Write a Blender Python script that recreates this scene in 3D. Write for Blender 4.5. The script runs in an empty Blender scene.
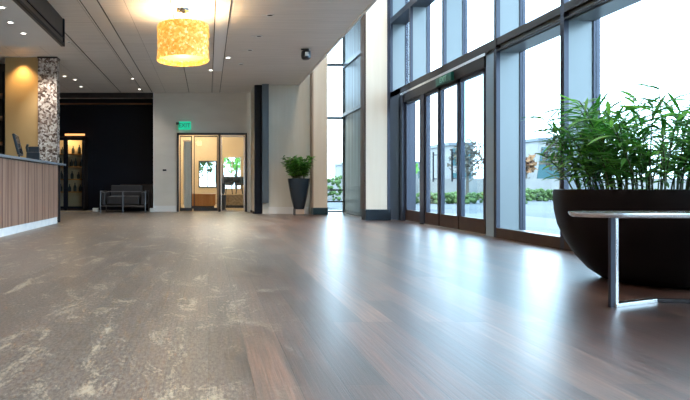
import bpy, bmesh, math, random
from mathutils import Vector, Matrix
random.seed(7)
S = bpy.context.scene
C = S.collection
PI = math.pi
F = 540.0; H = 0.68            # focal length in px of a 690 wide frame, eye height
CEIL = 3.15; TOP = 6.2
FX = 3.84; GX = 4.12           # inner and outer plane of the right facade

# ------------------------------------------------------------ materials
def mat(name, color=(.5,.5,.5), rough=.5, metal=0, emis=None, estr=0, spec=None, coat=0):
    m = bpy.data.materials.new(name); m.use_nodes = True
    b = m.node_tree.nodes['Principled BSDF']
    b.inputs['Base Color'].default_value = (*color, 1)
    b.inputs['Roughness'].default_value = rough
    b.inputs['Metallic'].default_value = metal
    if spec is not None: b.inputs['Specular IOR Level'].default_value = spec
    if coat: b.inputs['Coat Weight'].default_value = coat
    if emis:
        b.inputs['Emission Color'].default_value = (*emis, 1)
        b.inputs['Emission Strength'].default_value = estr
    return m
class N:
    def __init__(s, m): s.t = m.node_tree; s.b = s.t.nodes['Principled BSDF']
    def n(s, kind, **kw):
        x = s.t.nodes.new(kind)
        for k, v in kw.items():
            if k in x.inputs.keys(): x.inputs[k].default_value = v
            else: setattr(x, k, v)
        return x
    def l(s, a, b): s.t.links.new(a, b)
    def coords(s, scale=(1,1,1), rot=(0,0,0), loc=(0,0,0)):
        tc = s.n('ShaderNodeTexCoord'); mp = s.n('ShaderNodeMapping')
        mp.inputs['Scale'].default_value = scale; mp.inputs['Rotation'].default_value = rot
        mp.inputs['Location'].default_value = loc
        s.l(tc.outputs['Object'], mp.inputs['Vector']); return mp.outputs['Vector']
    def ramp(s, fac, stops):
        r = s.n('ShaderNodeValToRGB'); e = r.color_ramp.elements
        while len(e) < len(stops): e.new(.5)
        for i, (p, c) in enumerate(stops):
            e[i].position = p; e[i].color = (*c, 1) if len(c) == 3 else c
        s.l(fac, r.inputs['Fac']); return r.outputs['Color']
    def mix(s, fac, a, b, mode='MIX'):
        m = s.n('ShaderNodeMix'); m.data_type = 'RGBA'; m.blend_type = mode
        for v, i in ((fac, m.inputs[0]), (a, m.inputs[6]), (b, m.inputs[7])):
            if hasattr(v, 'links'): s.l(v, i)
            elif isinstance(v, tuple): i.default_value = (*v, 1)
            else: i.default_value = v
        return m.outputs[2]
    def math(s, op, a, b=0., c=None):
        m = s.n('ShaderNodeMath'); m.operation = op
        for v, i in zip((a, b, c), m.inputs):
            if v is None: continue
            if hasattr(v, 'links'): s.l(v, i)
            else: i.default_value = v
        return m.outputs[0]
    def bump(s, h, strength=.2, dist=.01):
        b = s.n('ShaderNodeBump', Strength=strength, Distance=dist); s.l(h, b.inputs['Height'])
        s.l(b.outputs['Normal'], s.b.inputs['Normal'])

def noisy(name, c1, c2, scale=4, rough=.6, stretch=(1,1,1), bump=0, metal=0, detail=4, spec=None):
    m = mat(name, c1, rough, metal, spec=spec); k = N(m)
    nz = k.n('ShaderNodeTexNoise', Scale=scale, Detail=detail); k.l(k.coords(stretch), nz.inputs['Vector'])
    k.l(k.ramp(nz.outputs['Fac'], [(.3, c1), (.7, c2)]), k.b.inputs['Base Color'])
    if bump: k.bump(nz.outputs['Fac'], bump, .01)
    return m

def floor_mat():
    m = mat('worn_walnut_planks', rough=.3); k = N(m)
    v = k.coords(rot=(0,0,PI/2))                         # planks run along the hall
    br = k.n('ShaderNodeTexBrick', Scale=1.0)
    br.inputs['Color1'].default_value = (0,0,0,1); br.inputs['Color2'].default_value = (1,1,1,1)
    br.inputs['Mortar'].default_value = (.5,.5,.5,1)
    br.inputs['Mortar Size'].default_value = .0018; br.inputs['Mortar Smooth'].default_value = .2
    br.inputs['Brick Width'].default_value = 1.35; br.inputs['Row Height'].default_value = .155
    br.offset = .37; br.offset_frequency = 3
    k.l(v, br.inputs['Vector'])
    gr = k.n('ShaderNodeTexNoise', Scale=1.0, Detail=8, Roughness=.65); k.l(k.coords((26,1.3,1)), gr.inputs['Vector'])
    fine = k.n('ShaderNodeTexNoise', Scale=1.0, Detail=5, Roughness=.7); k.l(k.coords((70,2.2,1)), fine.inputs['Vector'])
    plank = k.ramp(br.outputs['Color'], [(0,(.034,.015,.012)), (.35,(.066,.030,.022)), (.7,(.10,.045,.030)), (1,(.17,.095,.066))])
    grain = k.ramp(gr.outputs['Fac'], [(.3,(.42,.38,.36)), (.7,(1.55,1.5,1.45))])
    wood = k.mix(1., plank, grain, 'MULTIPLY')
    wood = k.mix(1., wood, k.ramp(fine.outputs['Fac'], [(.36,(.55,.55,.55)), (.62,(1.5,1.5,1.5))]), 'MULTIPLY')
    wood = k.mix(br.outputs['Fac'], wood, (.012,.008,.007))
    # dusty worn area on the left half of the hall
    tc = k.n('ShaderNodeTexCoord'); sx = k.n('ShaderNodeSeparateXYZ'); k.l(tc.outputs['Object'], sx.inputs[0])
    wob = k.n('ShaderNodeTexNoise', Scale=1.1, Detail=5); k.l(k.coords((1,.6,1)), wob.inputs['Vector'])
    edge = k.math('ADD', sx.outputs['X'], k.math('MULTIPLY', wob.outputs['Fac'], 1.1))
    edge = k.math('SUBTRACT', edge, k.math('MULTIPLY', sx.outputs['Y'], .10))
    mask = k.n('ShaderNodeMapRange'); mask.interpolation_type = 'SMOOTHSTEP'
    mask.inputs['From Min'].default_value = .85; mask.inputs['From Max'].default_value = .28
    k.l(edge, mask.inputs['Value'])
    d1 = k.n('ShaderNodeTexNoise', Scale=2.6, Detail=12, Roughness=.72, Distortion=1.6); k.l(k.coords((1.7,.8,1), rot=(0,0,-.5)), d1.inputs['Vector'])
    d2 = k.n('ShaderNodeTexNoise', Scale=80, Detail=6, Roughness=.85); k.l(k.coords((1,.45,1)), d2.inputs['Vector'])
    sp = k.math('ADD', k.math('MULTIPLY', d1.outputs['Fac'], .72), k.math('MULTIPLY', d2.outputs['Fac'], .36))
    patch = k.ramp(sp, [(.565,(0,0,0)), (.65,(1,1,1))])
    film = k.ramp(sp, [(.30,(.55,)*3), (.60,(.85,)*3)])
    mf = k.math('MULTIPLY', mask.outputs[0], film)
    mp = k.math('MULTIPLY', mask.outputs[0], k.math('MULTIPLY', patch, .85))
    speck = k.ramp(d2.outputs['Fac'], [(.40,(.05,.044,.040)), (.60,(.215,.195,.17))])
    c = k.mix(mf, wood, speck); c = k.mix(mp, c, (.40,.345,.26))
    k.l(c, k.b.inputs['Base Color'])
    r = k.math('ADD', k.math('MULTIPLY', gr.outputs['Fac'], .30), .22)
    r = k.math('ADD', r, k.math('MULTIPLY', mf, .25))
    k.l(r, k.b.inputs['Roughness'])
    k.l(k.math('SUBTRACT', 1., k.math('MULTIPLY', mf, .55)), k.b.inputs['Coat Weight'])
    h = k.math('ADD', k.math('MULTIPLY', fine.outputs['Fac'], 1.0), k.math('MULTIPLY', gr.outputs['Fac'], .5))
    h = k.math('SUBTRACT', h, k.math('MULTIPLY', br.outputs['Fac'], 1.2))
    k.bump(h, .6, .004)
    k.b.inputs['Specular IOR Level'].default_value = .7
    k.b.inputs['Coat IOR'].default_value = 1.52; k.b.inputs['Coat Roughness'].default_value = .33
    return m

def ceiling_mat():
    m = mat('grey_beige_ceiling_boards', rough=.55); k = N(m)
    br = k.n('ShaderNodeTexBrick', Scale=1.0)
    br.inputs['Color1'].default_value = (.84,.80,.765,1); br.inputs['Color2'].default_value = (.80,.76,.725,1)
    br.inputs['Mortar'].default_value = (.48,.45,.43,1); br.inputs['Mortar Size'].default_value = .004
    br.inputs['Brick Width'].default_value = .62; br.inputs['Row Height'].default_value = 1.21; br.offset = .0
    k.l(k.coords(loc=(.5,.3,0), rot=(0,0,0)), br.inputs['Vector'])
    br2 = k.n('ShaderNodeTexNoise', Scale=3, Detail=5); k.l(k.coords((.5,14,1)), br2.inputs['Vector'])
    tc = k.n('ShaderNodeTexCoord'); sx = k.n('ShaderNodeSeparateXYZ'); k.l(tc.outputs['Object'], sx.inputs[0])
    bo = k.mix(k.math('GREATER_THAN', sx.outputs['X'], .2), br.outputs['Color'], (.81,.77,.735))
    c = k.mix(1., bo, k.ramp(br2.outputs['Fac'], [(.3,(.9,.9,.9)),(.7,(1.05,1.05,1.05))]), 'MULTIPLY')
    k.l(c, k.b.inputs['Base Color']); return m

def wood_mat(name, c1, c2, c3, across='X', rough=.45):
    m = mat(name, rough=rough); k = N(m)
    sc = {'X': (14,1,.6), 'Y': (1,14,.6), 'Z': (1,.6,14)}[across]
    a = k.n('ShaderNodeTexNoise', Scale=1.0, Detail=6, Roughness=.6); k.l(k.coords(sc), a.inputs['Vector'])
    k.l(k.ramp(a.outputs['Fac'], [(.3,c1),(.5,c2),(.72,c3)]), k.b.inputs['Base Color'])
    k.bump(a.outputs['Fac'], .15, .005); return m

def glass_mat(name, tint=(.93,.98,1), refl=1.0, rough=0.0):
    m = bpy.data.materials.new(name); m.use_nodes = True; t = m.node_tree; t.nodes.clear()
    o = t.nodes.new('ShaderNodeOutputMaterial'); mx = t.nodes.new('ShaderNodeMixShader')
    tr = t.nodes.new('ShaderNodeBsdfTransparent'); tr.inputs[0].default_value = (*tint, 1)
    gl = t.nodes.new('ShaderNodeBsdfGlossy'); gl.inputs['Roughness'].default_value = rough
    lw = t.nodes.new('ShaderNodeLayerWeight'); lw.inputs[0].default_value = .5
    pw = t.nodes.new('ShaderNodeMath'); pw.operation = 'POWER'; pw.inputs[1].default_value = 5
    t.links.new(lw.outputs['Facing'], pw.inputs[0])
    ma = t.nodes.new('ShaderNodeMath'); ma.operation = 'MULTIPLY_ADD'; ma.inputs[1].default_value = .6; ma.inputs[2].default_value = .03
    t.links.new(pw.outputs[0], ma.inputs[0])
    mu = t.nodes.new('ShaderNodeMath'); mu.operation = 'MULTIPLY'; mu.inputs[1].default_value = refl
    t.links.new(ma.outputs[0], mu.inputs[0]); t.links.new(mu.outputs[0], mx.inputs[0])
    t.links.new(tr.outputs[0], mx.inputs[1]); t.links.new(gl.outputs[0], mx.inputs[2]); t.links.new(mx.outputs[0], o.inputs[0])
    return m

def mosaic_mat(name, cols, scale, rough=.2, metal=.5, emis=None, estr=0, bump=.8):
    m = mat(name, rough=rough, metal=metal); k = N(m)
    vo = k.n('ShaderNodeTexVoronoi', Scale=scale, Randomness=1.0); k.l(k.coords(), vo.inputs['Vector'])
    sp = k.n('ShaderNodeSeparateColor'); k.l(vo.outputs['Color'], sp.inputs[0])
    c = k.ramp(sp.outputs[0], cols); k.l(c, k.b.inputs['Base Color'])
    if emis:
        e = k.mix(1., c, emis, 'MULTIPLY'); k.l(e, k.b.inputs['Emission Color']); k.b.inputs['Emission Strength'].default_value = estr
    k.bump(sp.outputs[1], bump, .02); return m

M = dict(
    floor=floor_mat(), ceiling=ceiling_mat(),
    ceil_plain=noisy('grey_beige_plaster', (.79,.75,.715), (.83,.79,.755), 2, .6),
    ceil_strip=mat('pale_access_strip', (.88,.90,.93), .5),
    wall=noisy('beige_wallcovering', (.68,.63,.56), (.73,.68,.61), 2, .65, (1,1,3)),
    wall_cream=noisy('cream_wallcovering', (.66,.63,.55), (.70,.67,.60), 2, .6, (8,8,.4)),
    black=mat('black_lacquer_wall', (.003,.005,.012), .5, spec=.25),
    blackpanel=noisy('charcoal_panel', (.02,.018,.018), (.035,.03,.03), 6, .4),
    cream=noisy('cream_stone_cladding', (.86,.74,.60), (.92,.81,.68), 1.2, .45, (7,7,.5)),
    teal=mat('dark_teal_base', (.02,.05,.068), .35), navy=mat('dark_navy_base', (.010,.018,.03), .35),
    white=mat('white_skirting', (.8,.79,.77), .4), trimwhite=mat('white_edge_trim', (.85,.85,.84), .4),
    bronze=mat('dark_bronze_metal', (.045,.035,.035), .35, .6),
    darkblue=mat('dark_anodised_metal', (.055,.06,.085), .35, .5),
    brown=noisy('brown_kick_plate', (.055,.03,.022), (.085,.048,.034), 5, .35, metal=.2),
    paleblue=mat('pale_blue_cladding', (.225,.252,.268), .28, .15),
    bluejamb=mat('brightened_jamb_blue', (.38,.52,.64), .3, .3),  # brighter copy of the pale blue cladding, lifts the jamb out of shade
    sillgrey=mat('outer_sill_metal', (.45,.45,.44), .4, .3),
    fluted=None, greyfin=mat('slate_grey_panel', (.10,.125,.15), .4),
    glass=glass_mat('clear_glass'), glass_soft=glass_mat('inner_glass', (.93,.95,.93), .6),
    counter_top=mat('blue_grey_stone_top', (.16,.20,.25), .15),
    counter_wood=wood_mat('walnut_veneer', (.16,.085,.06), (.27,.16,.12), (.40,.26,.20), 'Y'),
    marble=noisy('white_marble_plinth', (.72,.76,.80), (.85,.87,.88), 7, .25),
    gold=noisy('gold_beige_panel', (.42,.29,.13), (.46,.33,.16), 2, .5),
    leather=mat('black_leather', (.035,.035,.04), .33), chrome=mat('chrome', (.75,.76,.78), .12, 1),
    dullsteel=mat('dull_steel', (.15,.15,.16), .35, .9), satin=mat('satin_steel', (.78,.77,.78), .22, .9),
    bowl=noisy('black_brown_bowl_glaze', (.006,.004,.004), (.010,.006,.006), 8, .5, spec=.10),
    soil=noisy('dark_soil', (.02,.015,.01), (.05,.035,.025), 30, .9, bump=.5),
    pot=mat('dark_blue_grey_glaze', (.018,.03,.042), .25), footwood=mat('pale_foot', (.45,.33,.25), .5),
    leaf=noisy('leaf_green', (.02,.11,.018), (.09,.26,.045), 5, .42, detail=2),
    leaf2=noisy('light_leaf_green', (.12,.34,.06), (.26,.50,.12), 6, .45, detail=2),
    stem=mat('stem_olive', (.07,.09,.03), .6),
    screen=mat('black_screen', (.01,.013,.02), .15), plastic=mat('dark_blue_plastic', (.012,.025,.04), .35),
    signgreen=mat('green_sign_face', (.01,.42,.24), .4, emis=(.02,.62,.36), estr=.45),
    signdim=mat('unlit_green_sign', (.01,.10,.07), .3), letters=mat('sign_lettering', (.02,.22,.12), .5),
    lettpale=mat('pale_sign_lettering', (.25,.55,.45), .5),
    lens_on=mat('lit_lamp_lens', (.9,.9,.9), .4, emis=(1,.93,.82), estr=5), lens_off=mat('dark_lamp_recess', (.02,.02,.02), .4),
    amber_strip=mat('amber_light_strip', (.8,.4,.15), .4, emis=(1,.45,.15), estr=.9),
    brass=mat('brass', (.45,.22,.12), .3, .8),
    warmwall=noisy('amber_plaster', (.66,.55,.40), (.74,.63,.47), 1.5, .7), orange=wood_mat('orange_wood', (.42,.17,.04), (.55,.24,.06), (.62,.30,.09)),
    charcoal=mat('charcoal_metal', (.05,.055,.065), .35, .5), darkshape=mat('dark_upholstery', (.03,.045,.06), .6),
    asphalt=noisy('blue_grey_paving', (.055,.065,.075), (.08,.09,.10), .5, .8), render_white=noisy('pale_render', (.19,.19,.19), (.23,.23,.225), 1, .7),
    paving=noisy('pale_paving', (.13,.135,.135), (.16,.16,.155), 3, .8),
    lawn=noisy('lawn_green', (.10,.20,.05), (.18,.30,.08), 3, .9), hedge=noisy('hedge_green', (.03,.07,.015), (.09,.16,.04), 9, .8, bump=1),
    tealglass=mat('teal_window_glass', (.03,.085,.10), .4, spec=.2), autumn=noisy('autumn_leaves', (.16,.06,.03), (.26,.15,.06), 5, .8),
    greytwig=noisy('grey_brown_twigs', (.06,.052,.045), (.14,.12,.09), 7, .8), bark=mat('bark', (.09,.07,.05), .8),
    paper=mat('white_card', (.75,.74,.70), .5), rug=noisy('beige_mat', (.25,.19,.12), (.5,.42,.3), 16, .9),
    darkroom=mat('dark_brown_shelf_wall', (.018,.012,.010), .5),
)
def fl():
    m = mat('fluted_grey_blue_glass', (.30,.38,.44), .4, spec=.3); k = N(m)
    w = k.n('ShaderNodeTexNoise', Scale=1.0, Detail=3); k.l(k.coords((1,16,.25)), w.inputs['Vector'])
    k.l(k.ramp(w.outputs['Fac'], [(.3,(.03,.05,.08)),(.5,(.07,.10,.14)),(.7,(.14,.18,.23))]), k.b.inputs['Base Color'])
    k.bump(w.outputs['Fac'], .25, .01); return m
M['fluted'] = fl()
M['mosaic'] = mosaic_mat('silver_bronze_mosaic', [(0,(.10,.07,.06)),(.35,(.30,.23,.20)),(.6,(.62,.56,.52)),(1,(.95,.92,.88))], 30, .18, .35)
M['shade'] = mosaic_mat('amber_capiz_shade', [(0,(.74,.40,.05)),(.5,(.82,.52,.11)),(.85,(.92,.66,.22)),(1,(1,.85,.5))], 34, .35, .1, (1,.95,.85), .45, .5)
M['shadelight'] = mat('shade_diffuser', (.9,.7,.3), .5, emis=(1,.66,.22), estr=.8)

def translucent(m, amount, color):
    t = m.node_tree; b = t.nodes['Principled BSDF']; o = t.nodes['Material Output']
    tr = t.nodes.new('ShaderNodeBsdfTranslucent'); tr.inputs[0].default_value = (*color, 1)
    mx = t.nodes.new('ShaderNodeMixShader'); mx.inputs[0].default_value = amount
    t.links.new(b.outputs[0], mx.inputs[1]); t.links.new(tr.outputs[0], mx.inputs[2]); t.links.new(mx.outputs[0], o.inputs[0])
translucent(M['leaf'], .3, (.06,.30,.03)); translucent(M['leaf2'], .4, (.22,.55,.08))
# ------------------------------------------------------------ mesh helpers
def bx(bm, x0, x1, y0, y1, z0, z1, mx=None):
    v = [bm.verts.new((x, y, z)) for z in (z0, z1) for x, y in ((x0,y0),(x1,y0),(x1,y1),(x0,y1))]
    if mx is not None:
        for q in v: q.co = mx @ q.co
    for f in ((3,2,1,0),(4,5,6,7),(0,1,5,4),(1,2,6,5),(2,3,7,6),(3,0,4,7)): bm.faces.new([v[i] for i in f])
    return v
def lathe(bm, prof, c=(0,0,0), n=48, close=True):
    rings = []
    for r, z in prof:
        rings.append([bm.verts.new((c[0]+r*math.cos(2*PI*i/n), c[1]+r*math.sin(2*PI*i/n), c[2]+z)) for i in range(n)])
    for a, b in zip(rings, rings[1:]):
        for i in range(n): bm.faces.new((a[i], a[(i+1)%n], b[(i+1)%n], b[i]))
    if close:
        bm.faces.new(rings[0][::-1]); bm.faces.new(rings[-1])
def tube(bm, pts, r, n=8, taper=None):
    pts = [Vector(p) for p in pts]; rings = []
    for i, p in enumerate(pts):
        d = (pts[min(i+1, len(pts)-1)] - pts[max(i-1, 0)]).normalized()
        u = d.orthogonal().normalized() if i == 0 else (rings_u - d*rings_u.dot(d)).normalized()
        rings_u = u; w = d.cross(u)
        rr = r if taper is None else r*(1-(1-taper)*i/(len(pts)-1))
        rings.append([bm.verts.new(p + rr*(math.cos(2*PI*k/n)*u + math.sin(2*PI*k/n)*w)) for k in range(n)])
    for a, b in zip(rings, rings[1:]):
        for k in range(n): bm.faces.new((a[k], a[(k+1)%n], b[(k+1)%n], b[k]))
    bm.faces.new(rings[0][::-1]); bm.faces.new(rings[-1])
def obj(name, bm, m, parent=None, smooth=False, bevel=0, loc=None, rz=0):
    if isinstance(bm, tuple): b = bmesh.new(); bx(b, *bm); bm = b
    bmesh.ops.recalc_face_normals(bm, faces=bm.faces[:])
    me = bpy.data.meshes.new(name); bm.to_mesh(me); bm.free()
    if isinstance(m, str): m = M[m]
    me.materials.append(m)
    if smooth:
        for p in me.polygons: p.use_smooth = True
        try: me.set_sharp_from_angle(angle=math.radians(40))
        except Exception: pass
    o = bpy.data.objects.new(name, me); C.objects.link(o)
    if parent: o.parent = parent
    if loc: o.location = loc
    if rz: o.rotation_euler[2] = rz
    if bevel:
        b = o.modifiers.new('bevel', 'BEVEL'); b.width = bevel; b.segments = 3; b.limit_method = 'ANGLE'
    return o
def tag(o, label, cat, group=None):
    o['label'] = label; o['category'] = cat
    if group: o['group'] = group
    return o
def thing(name, label, cat, loc=(0,0,0), rz=0, group=None):
    o = bpy.data.objects.new(name, None); C.objects.link(o); o.empty_display_size = .1
    o.location = loc; o.rotation_euler[2] = rz
    return tag(o, label, cat, group)
def struct(name, bm, m, parent=None, **kw):
    o = obj(name, bm, m, parent, **kw)
    if not parent: o['kind'] = 'structure'
    return o
def sroot(name, loc=(0,0,0)):
    o = bpy.data.objects.new(name, None); C.objects.link(o); o.location = loc; o['kind'] = 'structure'; return o
def many(*boxes):
    b = bmesh.new()
    for q in boxes: bx(b, *q)
    return b
def at(px, py, z):             # pixel on a horizontal plane of known height -> place in the hall
    d = F*(z-H)/(186-py); return ((px-208)*d/F, d)
def text_mesh(body, size, m, parent, loc, rot, name='lettering', depth=.002):
    cu = bpy.data.curves.new(name, 'FONT'); cu.body = body; cu.size = size; cu.extrude = depth
    cu.align_x = 'CENTER'; cu.align_y = 'CENTER'; cu.offset = size*.012
    t = bpy.data.objects.new('tmp', cu); C.objects.link(t)
    dg = bpy.context.evaluated_depsgraph_get(); me = bpy.data.meshes.new_from_object(t.evaluated_get(dg))
    bpy.data.objects.remove(t)
    me.name = name; me.materials.clear(); me.materials.append(M[m])
    o = bpy.data.objects.new(name, me); C.objects.link(o); o.parent = parent; o.location = loc; o.rotation_euler = rot
    return o
def lamp(kind, name, loc, energy, color, parent=None, size=.05, spot=None, blend=.6, rot=(0,0,0)):
    d = bpy.data.lights.new(name, kind); d.energy = energy; d.color = color
    if kind == 'AREA': d.size = size
    else: d.shadow_soft_size = size
    if spot: d.spot_size = spot; d.spot_blend = blend
    o = bpy.data.objects.new(name, d); C.objects.link(o); o.location = loc; o.rotation_euler = rot
    if parent: o.parent = parent
    return o

# ------------------------------------------------------------ the shell
LX = -6.0; BY = -5.0; DB = 14.3; NB = 15.3
struct('floor', many((LX, FX+.3, BY, NB, -.12, 0)), 'floor')
struct('ceiling', many((LX, 2.2, BY, NB, CEIL, CEIL+.25)), 'ceiling')
struct('ceiling_void', many((2.2, GX+.3, BY, DB, TOP, TOP+.2)), 'ceil_plain')
struct('trim_1', many((2.2, 2.235, BY, 13.2, CEIL-.015, CEIL+.25)), 'trimwhite')
struct('wall_upper', many((2.05, 2.2, BY, 13.2, CEIL+.25, TOP)), 'wall')
struct('wall_left', many((LX-.15, LX, BY, NB+.15, 0, CEIL)), 'wall')
struct('wall_front', many((LX, GX+.3, BY-.15, BY, 0, TOP)), 'wall')
# pale access strips set in the ceiling
struct('trim_2', many((.10, .31, 1.0, 11.6, CEIL-.006, CEIL)), 'ceil_strip')
struct('trim_3', many((-1.70, -1.47, 1.0, 14.2, CEIL-.006, CEIL)), 'ceil_plain')
sm = bmesh.new()
for x in (.10, .31, -1.70, -1.47, -.50, -2.3): bx(sm, x-.006, x+.006, 1.0, 14.2, CEIL-.009, CEIL)
struct('trim_4', sm, 'blackpanel')
# lowered soffit over the reception with a dark fascia
sf = struct('ceiling_soffit', many((LX, -2.18, BY, 8.0, 2.75, CEIL)), 'ceil_plain')
fa = bmesh.new(); bx(fa, -2.18, -2.14, -1, 8.02, 2.75, CEIL)
fas = struct('trim_5', fa, 'blackpanel')
struct('fascia_frame', many((-2.14,-2.125,-1,8.02,2.75,2.79), (-2.14,-2.125,-1,8.02,2.86,2.875), (-2.14,-2.125,7.96,8.02,2.75,CEIL), (-2.14,-2.125,5.25,5.33,2.75,CEIL)), 'black', fas)

# back wall, door alcove
DX0, DX1, DH = -.82, 1.03, 2.08
struct('wall_back', many((-1.43, DX0, DB, DB+.15, 0, CEIL), (DX0, DX1, DB, DB+.15, DH, CEIL), (DX1, 1.32, DB, DB+.15, 0, CEIL)), 'wall')
struct('baseboard_back', many((-1.43, DX0-.02, DB-.02, DB, 0, .16)), 'white')
struct('wall_recess', many((LX, -1.43, NB, NB+.15, 0, CEIL), (-1.43, -1.28, DB+.15, NB+.15, 0, CEIL)), 'black')
struct('trim_6', many((LX, -1.45, DB, DB+.12, CEIL-.12, CEIL)), 'blackpanel')
struct('trim_7', many((-4.2, -1.6, NB-.06, NB, 2.98, 3.02)), 'brass')
struct('trim_8', many((-1.45, -1.43, DB-.005, DB+.1, 0, CEIL-.0)), 'trimwhite')
struct('wall_right', many((1.33, 2.5, 13.2, 13.35, 0, CEIL), (1.33, 2.5, 13.2, 13.35, CEIL, TOP)), 'wall_cream')
struct('baseboard_right', many((1.48, 2.46, 13.18, 13.2, 0.0, .17)), 'white')
t = thing('pilaster', 'tall narrow black pilaster at the corner right of the inner glass doors', 'pilaster', (1.2,13.3,0))
obj('casing', many((-.06,.128,-.1,.02,0,CEIL)), 'black', t)
obj('side_panel', many((-.075,-.06,.0,.9,.06,CEIL)), 'wall', t)
obj('base', many((-.085,-.06,-.02,.92,0,.05)), 'black', t)
tag(obj('hanging_panel', many((-.08,.075,-.05,.05,.27,CEIL)), 'greyfin', loc=(1.395,13.12,0)), 'slate grey hanging panel beside the black pilaster, stopping short of the floor', 'panel')

# ------------------------------------------------------------ inner glass doors and the amber room behind
d = sroot('door_1', (0, DB, 0))
fw = .05
obj('door_frame', many((DX0,DX0+fw,-.05,.1,0,DH), (DX1-fw,DX1,-.05,.1,0,DH), (DX0,DX1,-.05,.1,DH-fw,DH), (.27,.33,-.05,.1,0,DH)), 'charcoal', d)
for i, (a, b) in enumerate(((DX0+fw+.02,-.42), (-.38,.26), (.34,DX1-fw-.01))):
    lf = obj('door_leaf', many((a,a+.025,.0,.04,.02,DH-.07), (b-.025,b,.0,.04,.02,DH-.07), (a,b,0,.04,.02,.10 if i<2 else .03), (a,b,0,.04,DH-.10,DH-.07)), 'charcoal' if i < 2 else 'satin', d)
    obj('glass', many((a+.025,b-.025,.015,.025,.03,DH-.1)), 'glass_soft', lf)
    if i:
        hb = bmesh.new(); x = (b-.06) if i == 1 else a+.05
        tube(hb, [(x,-.05,.75),(x,-.05,1.25)], .014); tube(hb, [(x,-.05,.8),(x,.01,.8)], .008); tube(hb, [(x,-.05,1.2),(x,.01,1.2)], .008)
        obj('handle', hb, 'satin', lf, smooth=True)
RY = 20.2
struct('wall_inner', many((-1.30,-1.22,DB+.15,RY,0,2.9), (2.6,2.7,DB+.15,RY,0,2.9),
    (-1.3,-.35,RY,RY+.1,0,2.9), (-.35,.33,RY,RY+.1,0,.62), (-.35,.33,RY,RY+.1,1.62,2.9), (.33,.55,RY,RY+.1,0,2.9), (.55,1.25,RY,RY+.1,0,.55), (.55,1.25,RY,RY+.1,1.78,2.9), (1.25,2.7,RY,RY+.1,0,2.9)), 'warmwall')
struct('ceiling_inner', many((-1.3,2.7,DB+.15,RY+.1,2.9,3.0)), 'warmwall')
struct('floor_inner', many((-1.3,2.7,NB,RY+.1,-.1,0)), 'rug')
struct('floor_threshold', many((-1.28,2.7,DB+.15,NB,0.0,.004)), 'rug')
for n,(a,b,z0,z1) in enumerate(((-.35,.33,.62,1.62),(.55,1.25,.55,1.78))):
    w = sroot(f'window_{20+n}', ((a+b)/2, RY, 0)); hw=(b-a)/2
    obj('window_frame', many((-hw,-hw+.04,-.03,.05,z0,z1),(hw-.04,hw,-.03,.05,z0,z1),(-hw,hw,-.03,.05,z0,z0+.04),(-hw,hw,-.03,.05,z1-.04,z1),(-.02,.02,-.02,.04,z0,z1)), 'charcoal' if n==0 else 'wall_cream', w)
    obj('glass', many((-hw+.03,hw-.03,.0,.01,z0+.03,z1-.03)), 'glass', w)
cb = thing('low_cabinet', 'low orange wood cabinet seen through the inner glass doors', 'cabinet', (0,16.2,0))
obj('body', many((-.55,.22,0,.4,.08,.42)), 'orange', cb); obj('base', many((-.52,.19,.03,.37,0,.08)), 'charcoal', cb)
obj('top', many((-.57,.24,-.02,.42,.42,.44)), 'orange', cb)
cb = thing('banquette', 'tan low bench behind the right leaf of the inner doors', 'bench', (.85,17.0,0))
obj('seat', many((-.45,.45,-.25,.25,.08,.42)), 'rug', cb, bevel=.02); obj('legs', many((-.43,.43,-.22,.22,0,.08)), 'charcoal', cb)
def stool(x, y, lab):
    t = thing('bar_stool', lab, 'stool', (x,y,0), group=None)
    b = bmesh.new(); lathe(b, [(.05,.70),(.17,.72),(.18,.76),(.15,.79)], n=20); obj('seat', b, 'darkshape', t, smooth=True)
    b = bmesh.new(); lathe(b, [(.18,.78),(.19,.95),(.18,1.02)], n=20, close=False)
    bmesh.ops.delete(b, geom=[v for v in b.verts if v.co.y < -.02], context='VERTS')
    o = obj('backrest', b, 'darkshape', t, smooth=True); s = o.modifiers.new('s','SOLIDIFY'); s.thickness = .02
    for sx in (-1,1):
        for sy in (-1,1):
            b = bmesh.new(); tube(b, [(sx*.08,sy*.08,.72),(sx*.17,sy*.17,0)], .012); obj('leg', b, 'charcoal', t)
stool(.75,19.2,'dark stool left of the others under the amber room window')
stool(1.12,19.3,'dark stool at the right under the amber room window')
t = thing('folded_curtain', 'grey folded curtain hanging just behind the left leaf of the inner doors', 'curtain', (-.56,14.75,0))
b = bmesh.new()
for k_ in range(5): lathe(b, [(.022,.06),(.03,.5),(.028,1.9)], c=(-.08+.04*k_, .01*(k_%2), 0), n=12)
obj('cloth', b, 'ceil_strip', t, smooth=True)
b = bmesh.new(); tube(b, [(-.12,0,1.92),(.12,0,1.92)], .012); obj('rail', b, 'satin', t)
tube_ = bmesh.new(); tube(tube_, [(.11,0,0),(.11,0,1.93)], .01); obj('rail_post', tube_, 'satin', t)
# coat stand like dark shape just behind the middle stile
t = thing('umbrella_stand', 'dark slim stand with folded umbrella behind the middle stile of the inner doors', 'stand', (.42,14.85,0))
b = bmesh.new(); lathe(b, [(.09,0),(.10,.02),(.07,.05),(.085,.42),(.09,.44)], n=20); obj('bin', b, 'charcoal', t, smooth=True)
b = bmesh.new(); lathe(b, [(.01,.44),(.05,.5),(.06,.75),(.02,.98),(.012,1.1)], n=14); obj('umbrella', b, 'darkshape', t, smooth=True)
lamp('POINT', 'amber_room_light', (.6,17.0,2.6), 52, (1,.84,.62), size=.15)
lamp('POINT', 'amber_room_light', (-.6,18.9,2.6), 38, (1,.84,.62), size=.15)

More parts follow.
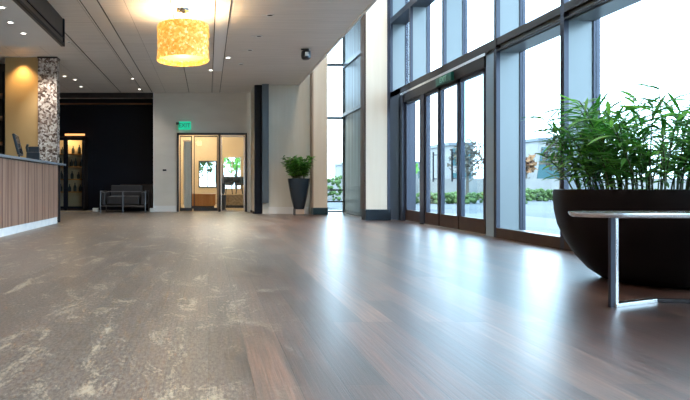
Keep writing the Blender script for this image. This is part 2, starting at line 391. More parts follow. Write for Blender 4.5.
t = thing('exit_sign', 'green glowing exit sign over the left of the inner glass doors', 'sign', (-.62,DB-.07,2.27))
obj('housing', many((-.16,.17,-.02,.02,-.11,.11)), 'signgreen', t, bevel=.01)
text_mesh('EXIT', .15, 'letters', t, (0,-.022,0), (PI/2,0,0))
obj('bracket', many((-.22,-.14,-.03,.07,.03,.09)), 'charcoal', t)
t = thing('wall_switch', 'small dark wall switch on the beige wall left of the inner doors', 'switch', (-1.15,DB,1.10))
obj('plate', many((-.05,.05,-.012,0,-.022,.022)), 'charcoal', t, bevel=.004); obj('button', many((-.03,.03,-.018,-.012,-.012,.012)), 'black', t)

# ------------------------------------------------------------ recess: lit cabinet, sofas
t = thing('display_cabinet', 'lit amber glass fronted cabinet set in the dark recess', 'cabinet', (-3.82,NB,0))
obj('carcass', many((-.44,.42,-.10,-.06,0,.06),(-.44,-.40,-.4,0,0,2.02),(.38,.42,-.4,0,0,2.02),(-.44,.42,-.4,0,1.98,2.06),(-.44,.42,-.4,0,0,.08)), 'bronze', t)
obj('back_panel', many((-.40,.38,-.03,-.005,.08,1.98)), 'warmwall', t)
for z in (.5,.85,1.2,1.55):
    obj('shelf', many((-.40,.38,-.34,-.04,z,z+.025)), 'orange', t)
for a,b_ in ((-.40,-.13),(-.07,.38)):
    df = obj('door', many((a,a+.03,-.43,-.40,.06,2.0),(b_-.03,b_,-.43,-.40,.06,2.0),(a,b_,-.43,-.40,.06,.12),(a,b_,-.43,-.40,1.94,2.0)), 'black', t)
    obj('glass', many((a+.03,b_-.03,-.42,-.41,.12,1.94)), 'glass_soft', df)
obj('mullion', many((-.14,-.06,-.44,-.39,0,2.02)), 'black', t)
obj('light_strip', many((-.12,.42,-.44,-.38,2.07,2.12)), 'amber_strip', t)
lamp('POINT','cabinet_light', (0,-.3,1.9), 5, (1,.62,.25), t, .03)
k = 0
for z, xs in ((.525,(-.3,-.05,.1,.25)),(.875,(-.28,.02,.2)),(1.225,(-.3,.0,.12,.28)),(1.575,(-.25,.05,.22))):
    for x in xs:
        b = bmesh.new(); s = random.uniform(.8,1.15)
        lathe(b, [(.035,0),(.045,.02),(.045,.13*s),(.015,.19*s),(.015,.24*s)], n=14)
        o = obj('bottle', b, 'darkshape', smooth=True, loc=(-3.82+x, NB-.2, z))
        tag(o, 'dark bottle standing on a shelf of the lit amber cabinet', 'bottle', 'bottles in the lit cabinet')
struct('wall_niche', many((-1.7,-1.43,NB-.012,NB,0,.01)), 'black')
def sofa(x, y, w, lab, rz=0):
    t = thing('sofa', lab, 'sofa', (x,y,0), rz); h = w/2
    obj('seat', many((-h+.1,h-.1,-.36,.22,.20,.42)), 'leather', t, bevel=.03)
    obj('backrest', many((-h+.1,h-.1,.20,.38,.30,.70)), 'leather', t, bevel=.03)
    for s in (-1,1): obj('armrest', many((s*h-.055 if s>0 else -h-.045, h+.045 if s>0 else -h+.055,-.36,.38,.20,.52)), 'leather', t, bevel=.025)
    for s in (-1,0,1):
        b = bmesh.new()
        tube(b, [(s*(h+.06),-.40,0),(s*(h+.06),-.40,.55)], .015); obj('leg', b, 'dullsteel', t, smooth=True)
        if s:
            b = bmesh.new(); tube(b, [(s*(h+.06),.40,0),(s*(h+.06),.40,.55),(s*(h+.06),-.40,.55)], .015); obj('leg', b, 'dullsteel', t, smooth=True)
    b = bmesh.new(); tube(b, [(-h-.06,-.40,.54),(h+.06,-.40,.54)], .010); tube(b, [(-h-.06,-.40,.17),(h+.06,-.40,.17)], .014); obj('front_rail', b, 'dullsteel', t, smooth=True)
sofa(-2.17, 14.15, 1.02, 'black leather sofa with a thin chrome frame before the dark recess')
t = thing('credenza', 'low black sideboard behind the black leather sofa in the recess', 'sideboard', (-1.95,14.98,0))
obj('body', many((-.42,.42,-.2,.2,.08,.70)), 'blackpanel', t, bevel=.01); obj('top', many((-.45,.45,-.22,.22,.70,.73)), 'bronze', t, bevel=.005); obj('base', many((-.38,.38,-.16,.16,0,.08)), 'black', t)
for px, lab in ((95.5,'small white block on the floor left of the black sofa'),(152.5,'small white block on the floor right of the black sofa')):
    tag(obj('floor_light', many((-.07,.07,-.05,.05,0,.10)), 'paper', bevel=.01, loc=((px-208)*14.2/F,14.2,0)), lab, 'block')
tag(obj('doormat', many((-.42,.42,-.22,.22,0,.015)), 'rug', loc=(-3.5,14.25,0), bevel=.004), 'worn beige mat on the floor before the lit cabinet', 'mat')

# ------------------------------------------------------------ reception
t = thing('mosaic_column', 'square column clad in glittering silver and bronze mosaic behind the reception counter', 'column', (-3.07,10.5,0))
obj('shaft', many((-.18,.18,-.18,.02,0,CEIL)), 'mosaic', t)
obj('collar', many((-.19,.19,-.19,.03,CEIL-.03,CEIL)), 'bronze', t)
struct('wall_reception', many((-3.89,-3.245,10.36,10.6,0,CEIL)), 'gold')
struct('wall_shelving', many((LX,-3.89,10.9,11.0,0,CEIL)), 'darkroom')
t = thing('wall_shelf', 'dark shelf unit at the far left edge behind the reception counter', 'shelf', (-4.5,10.7,0))
obj('side_panel', many((.50,.54,-.2,.2,0,2.9)), 'black', t)
obj('side_panel', many((-.94,-.90,-.2,.2,0,2.9)), 'black', t)
for z in (.5,1.0,1.5,2.0,2.44): obj('shelf_board', many((-.9,.5,-.2,.2,z,z+.04)), 'brass', t)

CX = -2.75
t = thing('reception_counter', 'long walnut fronted reception counter with blue grey top and white marble plinth', 'counter', (CX,5,0))
cb = bmesh.new(); bx(cb, -.75,0,-4.0,4.90,.115,1.05); obj('front_panel', cb, 'counter_wood', t)
gv = bmesh.new()
y = -3.9
while y < 4.9: bx(gv, -.0,.003,y,y+.012,.115,1.05); y += random.choice((.14,.2,.28))
obj('veneer_strips', gv, wood_mat('dark_veneer', (.10,.05,.04),(.16,.09,.07),(.2,.12,.09),'Y'), t)
obj('plinth', many((-.73,-.01,-4.0,4.88,0,.115)), 'marble', t)
obj('countertop', many((-.8,.05,-4.05,5.28,1.06,1.10)), 'counter_top', t, bevel=.006)
obj('shadow_gap', many((-.73,-.03,-3.98,4.86,1.04,1.06)), 'black', t)
obj('end_post', many((-.06,-.02,5.1,5.14,0,1.06)), 'charcoal', t)

t = thing('monitor', 'dark monitor seen edge on standing on the reception counter', 'monitor', (-2.95,8.55,1.10), math.radians(102))
mx = Matrix.Rotation(math.radians(-14),4,'X')
b = bmesh.new(); bx(b, -.24,.24,-.02,.02,.07,.40, mx); obj('screen', b, 'plastic', t, bevel=.008)
b = bmesh.new(); bx(b, -.225,.225,-.023,-.02,.085,.385, mx); obj('display', b, 'screen', t)
b = bmesh.new(); bx(b, -.03,.03,.02,.05,0,.25); obj('stand', b, 'charcoal', t); obj('base', many((-.10,.10,-.04,.12,0,.012)), 'charcoal', t, bevel=.003)
t = thing('desk_phone', 'squat dark blue desk terminal right of the monitor on the counter', 'terminal', (-2.98,9.2,1.10), math.radians(15))
b = bmesh.new(); bx(b,-.11,.11,-.06,.07,0,.16); v=list(b.verts)
for q in v:
    if q.co.z > .1: q.co.y = q.co.y*.6+.05
obj('body', b, 'plastic', t, bevel=.02)
b = bmesh.new(); bx(b,-.10,.10,-.02,.02,.12,.27, Matrix.Rotation(math.radians(-18),4,'X')); obj('display', b, 'plastic', t, bevel=.015)
b = bmesh.new(); tube(b,[(-.09,.05,.16),(-.105,.04,.24),(-.085,.02,.29)],.022,10); obj('handset', b, 'plastic', t, smooth=True)

# ------------------------------------------------------------ columns on the right
def column(cx, y0, x0, x1, base, bh, lab, edge):
    t = thing('cream_column', lab, 'column', (cx,y0,0))
    obj('shaft', many((x0-cx,x1-cx,0,.26,bh,TOP)), 'cream', t)
    obj('base', many((x0-cx-.01,x1-cx+(.07 if edge else .01),-.015,.27,0,bh)), base, t)
    obj('edge_trim', many((x0-cx-.035,x0-cx,.0,.26,bh,TOP)), 'brown' if edge else 'footwood', t)
    if edge: obj('side_trim', many((x1-cx,x1-cx+.055,-.005,.27,bh,TOP)), 'darkblue', t)
column(2.66,12.8,2.50,2.83,'teal',.165,'farther cream stone column with teal base, beside the potted plant',False)
column(3.34,10.7,3.13,3.55,'navy',.215,'nearer and wider cream stone column with dark navy base, left of the entrance doors',True)

# far bay: frontal window then side wall of fluted glass
w = sroot('window_1', (3.12,13.6,0))
zs = [(.02,.06),(.27,.31),(.56,.60),(2.36,2.42),(3.70,3.76),(5.2,5.26),(TOP-.05,TOP)]
b = bmesh.new()
for a,c in zs: bx(b,-.27,.30,-.03,.03,a,c)
for x in (-.29,.29): bx(b,x-.02,x+.02,-.035,.035,0,TOP)
obj('window_frame', b, 'greyfin', w); obj('glass', many((-.27,.27,-.005,.005,.05,TOP-.05)), 'glass', w)
struct('wall_bay', many((2.5,2.84,13.45,13.6,0,TOP),(3.42,4.3,13.5,13.65,0,TOP)), 'wall_cream')
w = sroot('window_2', (3.42,12.6,0))
for (a,c) in ((.05,2.42),(2.52,3.62),(3.74,5.1),(5.2,TOP)): obj('fluted_pane', many((0,.02,-.75,.98,a,c)), 'fluted', w)
obj('window_frame', many((-.02,.05,-.77,1.0,0,.05),(-.04,.05,-.77,1.0,2.42,2.50),(-.04,.05,-.77,1.0,3.63,3.73),(-.04,.05,-.77,1.0,5.1,5.18),(-.01,.06,-.80,-.75,0,TOP)), 'darkblue', w)
w = sroot('window_3', (3.42,11.4,0))
obj('glass', many((.0,.01,-.4,.4,.05,TOP)), 'glass', w)
obj('window_frame', many((-.02,.04,-.42,.42,0,.10),(-.02,.04,-.42,.42,2.42,2.50),(-.02,.04,-.42,.42,3.63,3.73)), 'darkblue', w)

# ------------------------------------------------------------ main facade
YF = [4.13-1.42*k for k in range(7,-1,-1)]
YF = [y for y in YF if y > BY] + [5.78, 7.13, 8.72, 10.15, 11.25]
n = 4
for i, y in enumerate(YF):
    w = sroot(f'window_{n}', (FX, y, 0)); n += 1
    nxt = YF[i+1] if i+1 < len(YF) else None
    lo = y <= 7.2                                     # full height bays; the entrance doors take the others
    z0 = 0 if lo else 2.62
    obj('fin', many((.0,GX-FX,-.025,.025,z0,TOP)), 'paleblue', w)
    obj('inner_mullion', many((-.05,.0,-.032,.032,z0,TOP)), 'darkblue', w)
    obj('outer_mullion', many((GX-FX-.02,GX-FX+.05,-.04,.04,z0,TOP)), 'darkblue', w)
    if nxt is None: continue
    L = nxt-y; e0, e1 = .032, L-.032
    obj('glass', many((GX-FX,GX-FX+.012,.04,L-.04,.10 if lo else 2.64,TOP)), 'glass', w)
    low = y < 7.0
    if low:
        obj('window_sill', many((-.05,0,e0,e1,0,.13)), 'brown', w)
        obj('outer_sill', many((0,GX-FX+.05,.04,L-.04,0,.10)), 'sillgrey', w)
    obj('transom', many((0,GX-FX,.03,L-.03,2.44,2.62)), 'paleblue', w)
    obj('transom_cap', many((-.05,0,e0,e1,2.53,2.62),(-.05,0,e0,e1,2.45,2.47)) if low else many((-.06,0,e0-.07,e1+.07,2.50,2.62)), 'bronze', w)
    obj('upper_transom', many((-.05,GX-FX,.03,L-.03,4.04,4.16)), 'darkblue', w)

# entrance doors
d = sroot('door_2', (FX, 9.0, 0))
Y0, Y1 = 7.17-9, 10.62-9
obj('header', many((-.04,.16,Y0+.27,Y1,2.31,2.50)), 'bronze', d)
obj('header_rail', many((-.06,.0,Y0+.2,Y1,2.46,2.50)), 'satin', d)
obj('jamb_column', many((-.02,.20,Y0+.03,Y0+.25,0,2.46)), 'bluejamb', d)
obj('jamb_column', many((-.06,.2,Y1-.12,Y1+.08,0,2.46)), 'darkblue', d)
leaves = ((7.46,8.22),(8.26,8.92),(8.96,9.52),(9.72,10.46))
for a, b_ in leaves:
    a -= 9; b_ -= 9
    lf = obj('door_leaf', many((-.01,.05,a,a+.055,.02,2.31),(-.01,.05,b_-.045,b_,.02,2.31),(-.01,.05,a,b_,2.26,2.31)), 'darkblue', d)
    obj('kick_rail', many((-.015,.055,a,b_,.02,.22)), 'brown', lf)
    obj('glass', many((.015,.025,a+.05,b_-.04,.2,2.27)), 'glass', lf)
    if b_ < .6:
        hb = bmesh.new(); yy = a+.10 if a > -1 else a+.66
        tube(hb, [(-.06,yy,.75),(-.06,yy,1.25)], .013); tube(hb, [(-.06,yy,.8),(.0,yy,.8)], .008); tube(hb, [(-.06,yy,1.2),(.0,yy,1.2)], .008)
        obj('handle', hb, 'darkblue', lf, smooth=True)
obj('door_mullion', many((-.03,.09,.54,.72,0,2.31)), 'darkblue', d)
obj('threshold', many((-.03,.1,Y0+.25,Y1,0,.018)), 'satin', d)
struct('trim_9', many((FX-.06,FX+.10,10.62,11.35,0,2.62)), 'darkblue')
t = thing('exit_sign', 'unlit green exit sign on the header of the entrance doors', 'sign', (FX-.06,8.62,2.36))
obj('housing', many((-.03,.02,-.28,.28,-.05,.09)), 'signdim', t, bevel=.006)
text_mesh('EXIT', .12, 'lettpale', t, (-.031,0,.02), (PI/2,0,-PI/2))

# ------------------------------------------------------------ ceiling fittings
def downlight(px, py, z, lit, lab, grp, r=.055, power=0, tilt=False):
    x, y = at(px, py, z); t = thing('downlight', lab, 'ceiling light', (x,y,z), group=grp)
    b = bmesh.new(); lathe(b, [(r*.72,-.002),(r*.78,-.010),(r*1.1,-.008),(r*1.15,0)], n=24, close=False); obj('trim_ring', b, 'trimwhite', t, smooth=True)
    b = bmesh.new(); lathe(b, [(r*.74,-.0025),(.0001,-.0035)], n=20, close=False); obj('lens', b, 'lens_on' if lit else 'lens_off', t)
    if power: lamp('SPOT','downlight_beam',(0,0,-.03),power,(1,.91,.80),t,.05,math.radians(115),.8)
    return t
G = 'recessed lights right of the drum pendant'
for i,(px,py,lit) in enumerate(((270,15,0),(259,36,0),(250,50,0),(241,64,0),(228,57.5,1))):
    w = ['nearest of the row','second of the row','third of the row','farthest dark one of the row','small lit one left of the row'][i]
    downlight(px,py,CEIL,lit,f'recessed ceiling light right of the drum pendant, {w}',G,power=90)
    if i < 3:
        x,y = at(px-4,py,CEIL)
        o = obj('spot_cover', many((-.045,.01,-.015,.015,-.008,0)), 'trimwhite', loc=(x-.02,y,CEIL)); tag(o, f'white glinting light cover beside the {["nearest","second","third"][i]} recessed light right of the pendant', 'light cover', 'covers beside the recessed lights')
downlight(211,70,CEIL,1,'recessed ceiling light at the far end of the pale ceiling strip',None,.06,40)
for px,py,w in ((130,67.5,'nearest'),(133,78.5,'second'),(144,85.5,'third'),(139.5,89,'farthest')):
    downlight(px,py,CEIL,1,f'small lit ceiling light near the beige wall behind the pendant, {w} of four','lit ceiling lights behind the pendant',.05,16)
for px,py,w in ((64.5,76,'nearest'),(75,79.5,'middle'),(81,86.5,'farthest')):
    downlight(px,py,CEIL,1,f'small lit ceiling light above the dark recess, {w} of three','lit ceiling lights by the dark recess',.05,16)
downlight(69,42,CEIL,0,'small dark ceiling spot just right of the dark fascia',None,.04,0)
for px,py,w in ((2,7,'nearest'),(10.5,22,'middle'),(23.5,33,'farthest')):
    downlight(px,py,2.75,1,f'lit spot in the lowered ceiling over the reception, {w} of three','spots over the reception',.045,40)
# more of the same row over the near part of the hall, out of frame above the camera
for (x,y) in ((-1.0,3.2),(1.2,3.2),(-1.0,0.2),(1.2,.2),(-1.0,-2.8),(1.2,-2.8)):
    t = thing('downlight','recessed ceiling light over the near part of the hall','ceiling light',(x,y,CEIL),group='near hall recessed lights')
    b = bmesh.new(); lathe(b,[(.04,-.002),(.045,-.010),(.06,-.008),(.063,0)],n=24,close=False); obj('trim_ring',b,'trimwhite',t,smooth=True)
    b = bmesh.new(); lathe(b,[(.042,-.0025),(.0001,-.0035)],n=20,close=False); obj('lens',b,'lens_on',t)
    lamp('SPOT','downlight_beam',(0,0,-.03),110,(1,.92,.82),t,.05,math.radians(120),.8)
# gold panel wash
lamp('SPOT','panel_wash',(-3.55,10.2,CEIL-.06),40,(1,.62,.25),None,.05,math.radians(110),.9)
lamp('SPOT','column_wash',(-3.0,9.9,CEIL-.06),70,(1,.9,.8),None,.05,math.radians(80),.9,(math.radians(12),0,0))
# unseen spots added under the void ceiling, brightening the cream columns and far wall
for x,y,e in ((3.0,9.0,420),(2.5,11.4,300),(2.9,5.5,150)):
    lamp('SPOT','void_fill_spot',(x,y,TOP-.1),e*.65,(1,.90,.78),None,.5,math.radians(95),.8,(math.radians(14),0,0))

x,y = at(306,49,CEIL)
t = thing('ceiling_speaker', 'dark rounded fitting with a white face hanging near the ceiling edge', 'ceiling fitting', (x,y,CEIL))
b = bmesh.new(); lathe(b, [(.05,-.02),(.082,-.045),(.088,-.12),(.08,-.17),(.055,-.19)], n=28); obj('housing', b, 'charcoal', t, smooth=True)
obj('face', many((-.032,.032,-.092,-.07,-.14,-.07)), 'trimwhite', t, bevel=.01); obj('bracket', many((-.09,.05,-.02,.02,-.02,0)), 'charcoal', t)

PX, PY = -.348, 7.55
t = thing('drum_pendant', 'amber glowing drum pendant lamp of small shell pieces under the ceiling', 'pendant lamp', (PX,PY,0))
b = bmesh.new(); n_ = 72; Rr=.35
lathe(b, [(Rr,2.47),(Rr,2.58),(Rr,2.70),(Rr,2.80),(Rr,2.90),(Rr-.02,2.905)], n=n_, close=False); 
s = obj('shade', b, 'shade', t, smooth=True); md = s.modifiers.new('s','SOLIDIFY'); md.thickness=.008
b = bmesh.new()                                       # hanging shell pieces, two tiers along the rim
for k_ in range(84):
    a = 2*PI*k_/84
    for tier,(z0,z1) in enumerate(((2.43,2.50),(2.50,2.57),(2.62,2.69),(2.74,2.81),(2.84,2.91))):
        aa = a + (tier%2)*PI/84; rr = Rr+.008+random.uniform(-.004,.006); w=.014
        c = Vector((rr*math.cos(aa),rr*math.sin(aa),0)); tn = Vector((-math.sin(aa),math.cos(aa),0))*w*(random.uniform(.8,1.1)); nn=Vector((math.cos(aa),math.sin(aa),0))*random.uniform(-.004,.006)
        b.faces.new([b.verts.new(q) for q in (c-tn+Vector((0,0,z0)),c+tn+Vector((0,0,z0))+nn,c+tn+Vector((0,0,z1)),c-tn+Vector((0,0,z1)))])
o = obj('shell_pieces', b, 'shade', s); o['kind'] = 'stuff'; md = o.modifiers.new('s','SOLIDIFY'); md.thickness=.003
b = bmesh.new(); lathe(b, [(Rr-.03,2.50),(Rr-.1,2.495),(.0001,2.49)], n=48, close=False); obj('diffuser', b, 'shadelight', t, smooth=True)
b = bmesh.new()
for k_ in range(6): a=2*PI*k_/6; tube(b, [(.05*math.cos(a),.05*math.sin(a),CEIL-.02),((Rr-.01)*math.cos(a),(Rr-.01)*math.sin(a),2.9)], .003, 6)
obj('suspension_wires', b, 'chrome', t)
b = bmesh.new(); lathe(b, [(.09,CEIL-.03),(.10,CEIL)], n=28); obj('ceiling_plate', b, 'chrome', t, smooth=True)
lamp('POINT','pendant_bulb',(0,0,2.78),42,(1,.80,.52),t,.08)
lamp('POINT','pendant_bulb',(0,0,2.36),6,(1,.72,.36),t,.12)

# ------------------------------------------------------------ plants
def leaf(bm, p, d, L, W, droop, nseg=4):
    d = d.normalized(); side = d.cross(Vector((0,0,1)))
    if side.length < .05: side = Vector((1,0,0))
    side.normalize(); side = (side + Vector((0,0,random.uniform(-.5,.5)))).normalized()
    prev = None; q = Vector(p); dd = Vector(d)
    for i in range(nseg+1):
        t_ = i/nseg; w = W*math.sin(PI*min(1,(t_*.86+.10)))**.8*.5
        if i == nseg: w = W*.03
        mid = bm.verts.new(q + Vector((0,0,-w*.35))); a = bm.verts.new(q+side*w); c = bm.verts.new(q-side*w)
        if prev: bm.faces.new((prev[0],a,mid,prev[1])); bm.faces.new((prev[1],mid,c,prev[2]))
        prev = (a, mid, c); dd = (dd + Vector((0,0,-droop/nseg))).normalized(); q = q + dd*(L/nseg)
def plant(stems, foli, foli2, cx, z0, rbase, nst, hmin, hmax, spread, nl, L, W, rmax=None, hf=None):
    for s in range(nst):
        a = random.uniform(0,2*PI); rb = rbase*math.sqrt(random.random())
        base = Vector((rb*math.cos(a), rb*math.sin(a), z0))
        h = random.uniform(hmin,hmax)
        if hf: h *= hf(base)
        out = Vector((math.cos(a),math.sin(a),0))*(spread*(.3+.7*rb/rbase)*h) + Vector((random.uniform(-.08,.08),random.uniform(-.08,.08),0))
        pts = [base + out*(u**1.5) + Vector((0,0,h*u*(1-.12*u))) for u in [k/6 for k in range(7)]]
        tube(stems, pts, .006, 5, .35)
        for j in range(nl):
            u = .22+.78*(j+random.random())/nl; k = min(5,int(u*6)); f = u*6-k
            p = pts[k].lerp(pts[k+1], min(1,f)); tdir = (pts[k+1]-pts[k]).normalized()
            aa = random.uniform(0,2*PI); o = Vector((math.cos(aa),math.sin(aa),random.uniform(-.1,.5)))
            dv = (tdir*random.uniform(.1,.9)+o).normalized()
            leaf(foli2 if random.random()<.28 else foli, p, dv, L*random.uniform(.6,1.15), W*random.uniform(.7,1.2), random.uniform(.3,1.1))

BX, BYc, BR, BZ = 3.19, 3.85, .615, .655
t = thing('bowl_planter', 'large black half round bowl planter beside the window, behind the low table', 'planter', (BX,BYc,0))
prof = [(.27,0),(.32,.012),(.40,.07),(.475,.16),(.54,.27),(.59,.39),(.612,.50),(.617,.58),(.617,.64),(.612,.655),(.585,.655),(.575,.64),(.57,.56)]
b = bmesh.new(); lathe(b, prof, n=96, close=False); b.faces.new([v for v in b.verts if v.co.z < .001][::-1]); obj('bowl', b, 'bowl', t, smooth=True)
b = bmesh.new(); lathe(b, [(.0001,.61),(.3,.605),(.578,.59)], n=48, close=False); obj('soil', b, 'soil', t, smooth=True)
p = thing('leafy_plant', 'dense leafy green plant with slender arching leaves in the black bowl', 'plant', (BX,BYc,.60))
st, f1, f2 = bmesh.new(), bmesh.new(), bmesh.new()
hf = lambda b_: 1.0 + .22*(b_.x/.5)
plant(st, f1, f2, 0, 0, 0.50, 66, .54, .92, .44, 25, .22, .025, hf=hf)
plant(st, f1, f2, 0, 0, .52, 30, .25, .50, .6, 12, .18, .022)
obj('stems', st, 'stem', p); obj('foliage', f1, 'leaf', p, smooth=True); obj('young_leaves', f2, 'leaf2', p, smooth=True)

t = thing('tall_pot', 'tall tapered dark blue grey pot standing before the beige wall', 'pot', (2.13,12.65,0))
b = bmesh.new(); lathe(b, [(.115,.14),(.125,.16),(.19,.42),(.24,.70),(.262,.84),(.262,.855),(.235,.855),(.23,.80)], n=48, close=False)
b.faces.new([v for v in b.verts if v.co.z < .141][::-1]); obj('pot', b, 'pot', t, smooth=True)
b = bmesh.new(); lathe(b, [(.0001,.81),(.232,.80)], n=32, close=False); obj('soil', b, 'soil', t)
obj('foot', many((-.10,.11,-.09,.09,0,.14)), 'footwood', t); obj('foot_frame', many((-.12,-.095,-.1,.1,0,.15),(-.12,.12,-.1,-.08,0,.02)), 'charcoal', t)
p = thing('potted_bush', 'bushy bright green plant in the tall tapered pot', 'plant', (2.13,12.65,.81))
st, f1, f2 = bmesh.new(), bmesh.new(), bmesh.new()
plant(st, f1, f2, 0, 0, .15, 70, .34, .64, .32, 16, .14, .045)
obj('stems', st, 'stem', p); obj('foliage', f1, 'leaf', p, smooth=True); obj('young_leaves', f2, 'leaf2', p, smooth=True)

# ------------------------------------------------------------ low steel table in front of the bowl
t = thing('low_table', 'low table with thin pale steel top in front of the bowl planter', 'table', (2.29,3.03,0))
b = bmesh.new(); zt=.535; x0=-.265; x1=1.15; dy=.155
out = []
for k_ in range(13): a = PI/2+PI*k_/12; out.append((x0+.20+.20*math.cos(a), dy*math.sin(a)))
for k_ in range(13): a = -PI/2+PI*k_/12; out.append((x1-.20+.20*math.cos(a), dy*math.sin(a)))
lay = []
cx_ = (x0+x1)/2
for sc, z in ((.90,zt-.026),(.97,zt-.018),(1.0,zt-.006),(.99,zt)):
    lay.append([b.verts.new((cx_+(x-cx_)*(1-(1-sc)*.22), y*sc, z)) for x,y in out])
for A,B in zip(lay,lay[1:]):
    for k_ in range(len(out)): b.faces.new((A[k_],A[(k_+1)%len(out)],B[(k_+1)%len(out)],B[k_]))
b.faces.new(lay[0][::-1]); b.faces.new(lay[-1]); obj('table_top', b, 'satin', t, smooth=True, loc=(0,-.03,0))
obj('leg', many((-.012,.006,-.012,.006,0,zt-.026)), 'satin', t, bevel=.003)
obj('leg_back', many((-.036,-.012,-.010,.012,0,zt-.026)), 'darkblue', t)
b = bmesh.new()
def bar(b, p0, p1, w=.022, h=.022):
    p0,p1=Vector(p0),Vector(p1); L=(p1-p0).length; a=math.atan2(p1.y-p0.y,p1.x-p0.x)
    bx(b,0,L,-w,w,0,h, Matrix.Translation(p0)@Matrix.Rotation(a,4,'Z'))
bar(b,(-.02,.0,0),(.33,.14,0)); obj('foot_bar', b, 'satin', t, bevel=.003)
b = bmesh.new(); bar(b,(.31,.14,0),(.95,.05,0)); obj('foot_bar', b, 'bronze', t, bevel=.003)
obj('leg', many((.93,.975,.02,.065,0,zt-.026)), 'satin', t, bevel=.003)

# ------------------------------------------------------------ outdoors
g = struct('ground_outside', many((-40,120,NB+6,140,-.25,-.06),(GX+.05,120,-60,NB+6,-.25,-.06)), 'asphalt')
struct('path_outside', many((GX+.05,7.5,-10,14,-.06,-.03)), 'paving')
def hedge(name, x0, x1, y, z1, lab, m='hedge'):
    b = bmesh.new(); L = x1-x0; n1 = int(L*7)
    for k_ in range(int(L*60)):
        c = Vector((random.uniform(0,L), random.uniform(-.4,.4), random.uniform(.05,z1))); r = random.uniform(.05,.13)
        bmesh.ops.create_icosphere(b, subdivisions=1, radius=r, matrix=Matrix.Translation(c)@Matrix.Rotation(random.random()*3,4,'X'))
    tag(obj(name, b, m, loc=(x0,y,-.06)), lab, 'hedge')
hedge('hedge', 6.0, 13.2, 22.5, .42, 'clipped green hedge outside behind the entrance doors')
hedge('hedge', 14.0, 22, 26.5, .55, 'longer darker hedge outside seen through the pane beside the doors')
hedge('hedge', 3.0, 7.0, 27.0, 1.3, 'bushy green hedge outside behind the far narrow window')
t = tag(obj('garden_wall', many((0,40,0,.3,0,1.15)), 'render_white', loc=(4.5,30,-.06)), 'long low white wall outside behind the hedges', 'wall')
def tree(x, y, h, r, m, lab, zc=None, n_=260, leafsz=.22):
    t = thing('tree', lab, 'tree', (x,y,-.06)); b = bmesh.new()
    tube(b, [(0,0,0),(.03,.02,h*.4),(0,0,h*.75)], .09, 8, .5)
    for k_ in range(9):
        a=k_*2.4; z=h*(.3+.06*k_); tube(b, [(0,0,z),(r*.7*math.cos(a),r*.7*math.sin(a),z+r*.5)], .035, 6, .3)
    obj('trunk', b, 'bark', t); f = bmesh.new()
    for k_ in range(n_):
        v = Vector((random.gauss(0,1),random.gauss(0,1),random.gauss(0,1))).normalized()*r*random.uniform(.35,1.0)
        c = v + Vector((0,0,h-r*.8)); s_ = leafsz*random.uniform(.5,1.2)
        q = [c+Vector((random.uniform(-s_,s_),random.uniform(-s_,s_),random.uniform(-s_,s_))) for _ in range(4)]
        f.faces.new([f.verts.new(p_) for p_ in q[:3]]); f.faces.new([f.verts.new(p_) for p_ in (q[0],q[2],q[3])])
    obj('crown', f, m, t)
tree(13.2,27.5,3.0,1.0,'greytwig','thin grey brown tree outside behind the nearest entrance door leaf',n_=420,leafsz=.13)
tree(18.55,31.5,2.4,.5,'autumn','small orange brown tree outside left of the slanted white building')
tree(16.2,24.8,2.8,.85,'greytwig','loose pale brown young tree outside right in front of the slanted white building',n_=380,leafsz=.14)
tree(10.3,28.5,2.4,.7,'leaf2','small green tree outside between the entrance door leaves',n_=200)
tree(-.6,27,3.4,1.2,'hedge','green tree outside the left window of the amber room')
tree(1.5,29,3.4,1.3,'leaf2','pale green tree outside the right window of the amber room')
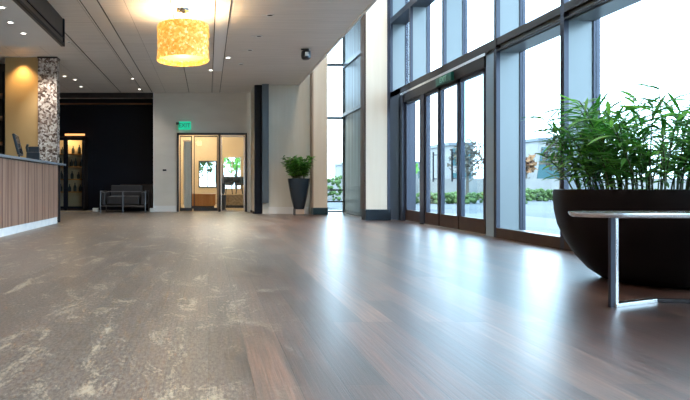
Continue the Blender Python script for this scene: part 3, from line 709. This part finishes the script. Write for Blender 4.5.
def building(x, y, w, h, lab, slant=0, cols=3, rows=2, wm='tealglass', d_=6):
    t = thing('building', lab, 'building', (x,y,-.06)); b = bmesh.new(); v = bx(b,0,w,0,d_,0,h)
    for q in v[4:]: q.co.x += slant
    obj('walls', b, 'render_white', t)
    cw = w/cols; rh = h/rows
    for r_ in range(rows):
        for c in range(cols):
            z0 = r_*rh+rh*.18; z1=(r_+1)*rh-rh*.12
            b = bmesh.new(); v = bx(b,c*cw+cw*.10,(c+1)*cw-cw*.10,-.05,.05,z0,z1)
            for q in v: q.co.x += slant*q.co.z/h
            obj('window', b, wm, t)
    b = bmesh.new(); v=bx(b,-.15,w+.15,-.15,d_,h,h+.25)
    for q in v: q.co.x += slant
    obj('roof_edge', b, 'greyfin', t)
building(20.6,46,2.0,4.2,'small white building with teal windows outside behind the entrance doors',cols=1,rows=2)
building(27.5,46,3.0,4.6,'slanted white building with one tall teal window outside beside the doors',slant=.7,cols=1,rows=1)
building(15.5,60,9,3.2,'long low white building far outside behind the grey tree',cols=7,rows=1)

# ------------------------------------------------------------ daylight
wd = bpy.data.worlds.new('sky'); S.world = wd; wd.use_nodes = True
bg = wd.node_tree.nodes['Background']; bg.inputs[0].default_value = (.62,.83,1.0,1); bg.inputs[1].default_value = 4.8
# sun behind the hall, high: lights the fronts of what stands outside, the roof shades the hall
sd = bpy.data.lights.new('sun','SUN'); sd.energy = 1.5; sd.angle = .05; sd.color=(1,.95,.86)
so = bpy.data.objects.new('sun', sd); C.objects.link(so); so.rotation_euler = Vector((.55,.75,-.85)).to_track_quat('-Z','Y').to_euler()
struct('roof', many((LX,GX+.4,BY,RY+.2,TOP+.2,TOP+.35),(LX-.15,LX,BY,RY,CEIL,TOP+.3),(LX,2.2,DB+.2,DB+.3,CEIL+.25,TOP+.2)), 'ceil_plain')

# ------------------------------------------------------------ camera
cd = bpy.data.cameras.new('camera'); cam = bpy.data.objects.new('camera', cd); C.objects.link(cam)
cam.location = (0,0,H); cam.rotation_euler = (PI/2,0,0)
cd.sensor_width = 36; cd.sensor_fit='HORIZONTAL'; cd.lens = F/690*36
cd.shift_x = (345-208)/690; cd.shift_y = -(200-186)/690
cd.clip_end = 300; S.camera = cam
S.view_settings.view_transform = 'Standard'; S.view_settings.look = 'None'
S.view_settings.exposure = 0.78; S.view_settings.gamma = 1; S.view_settings.use_curve_mapping = False
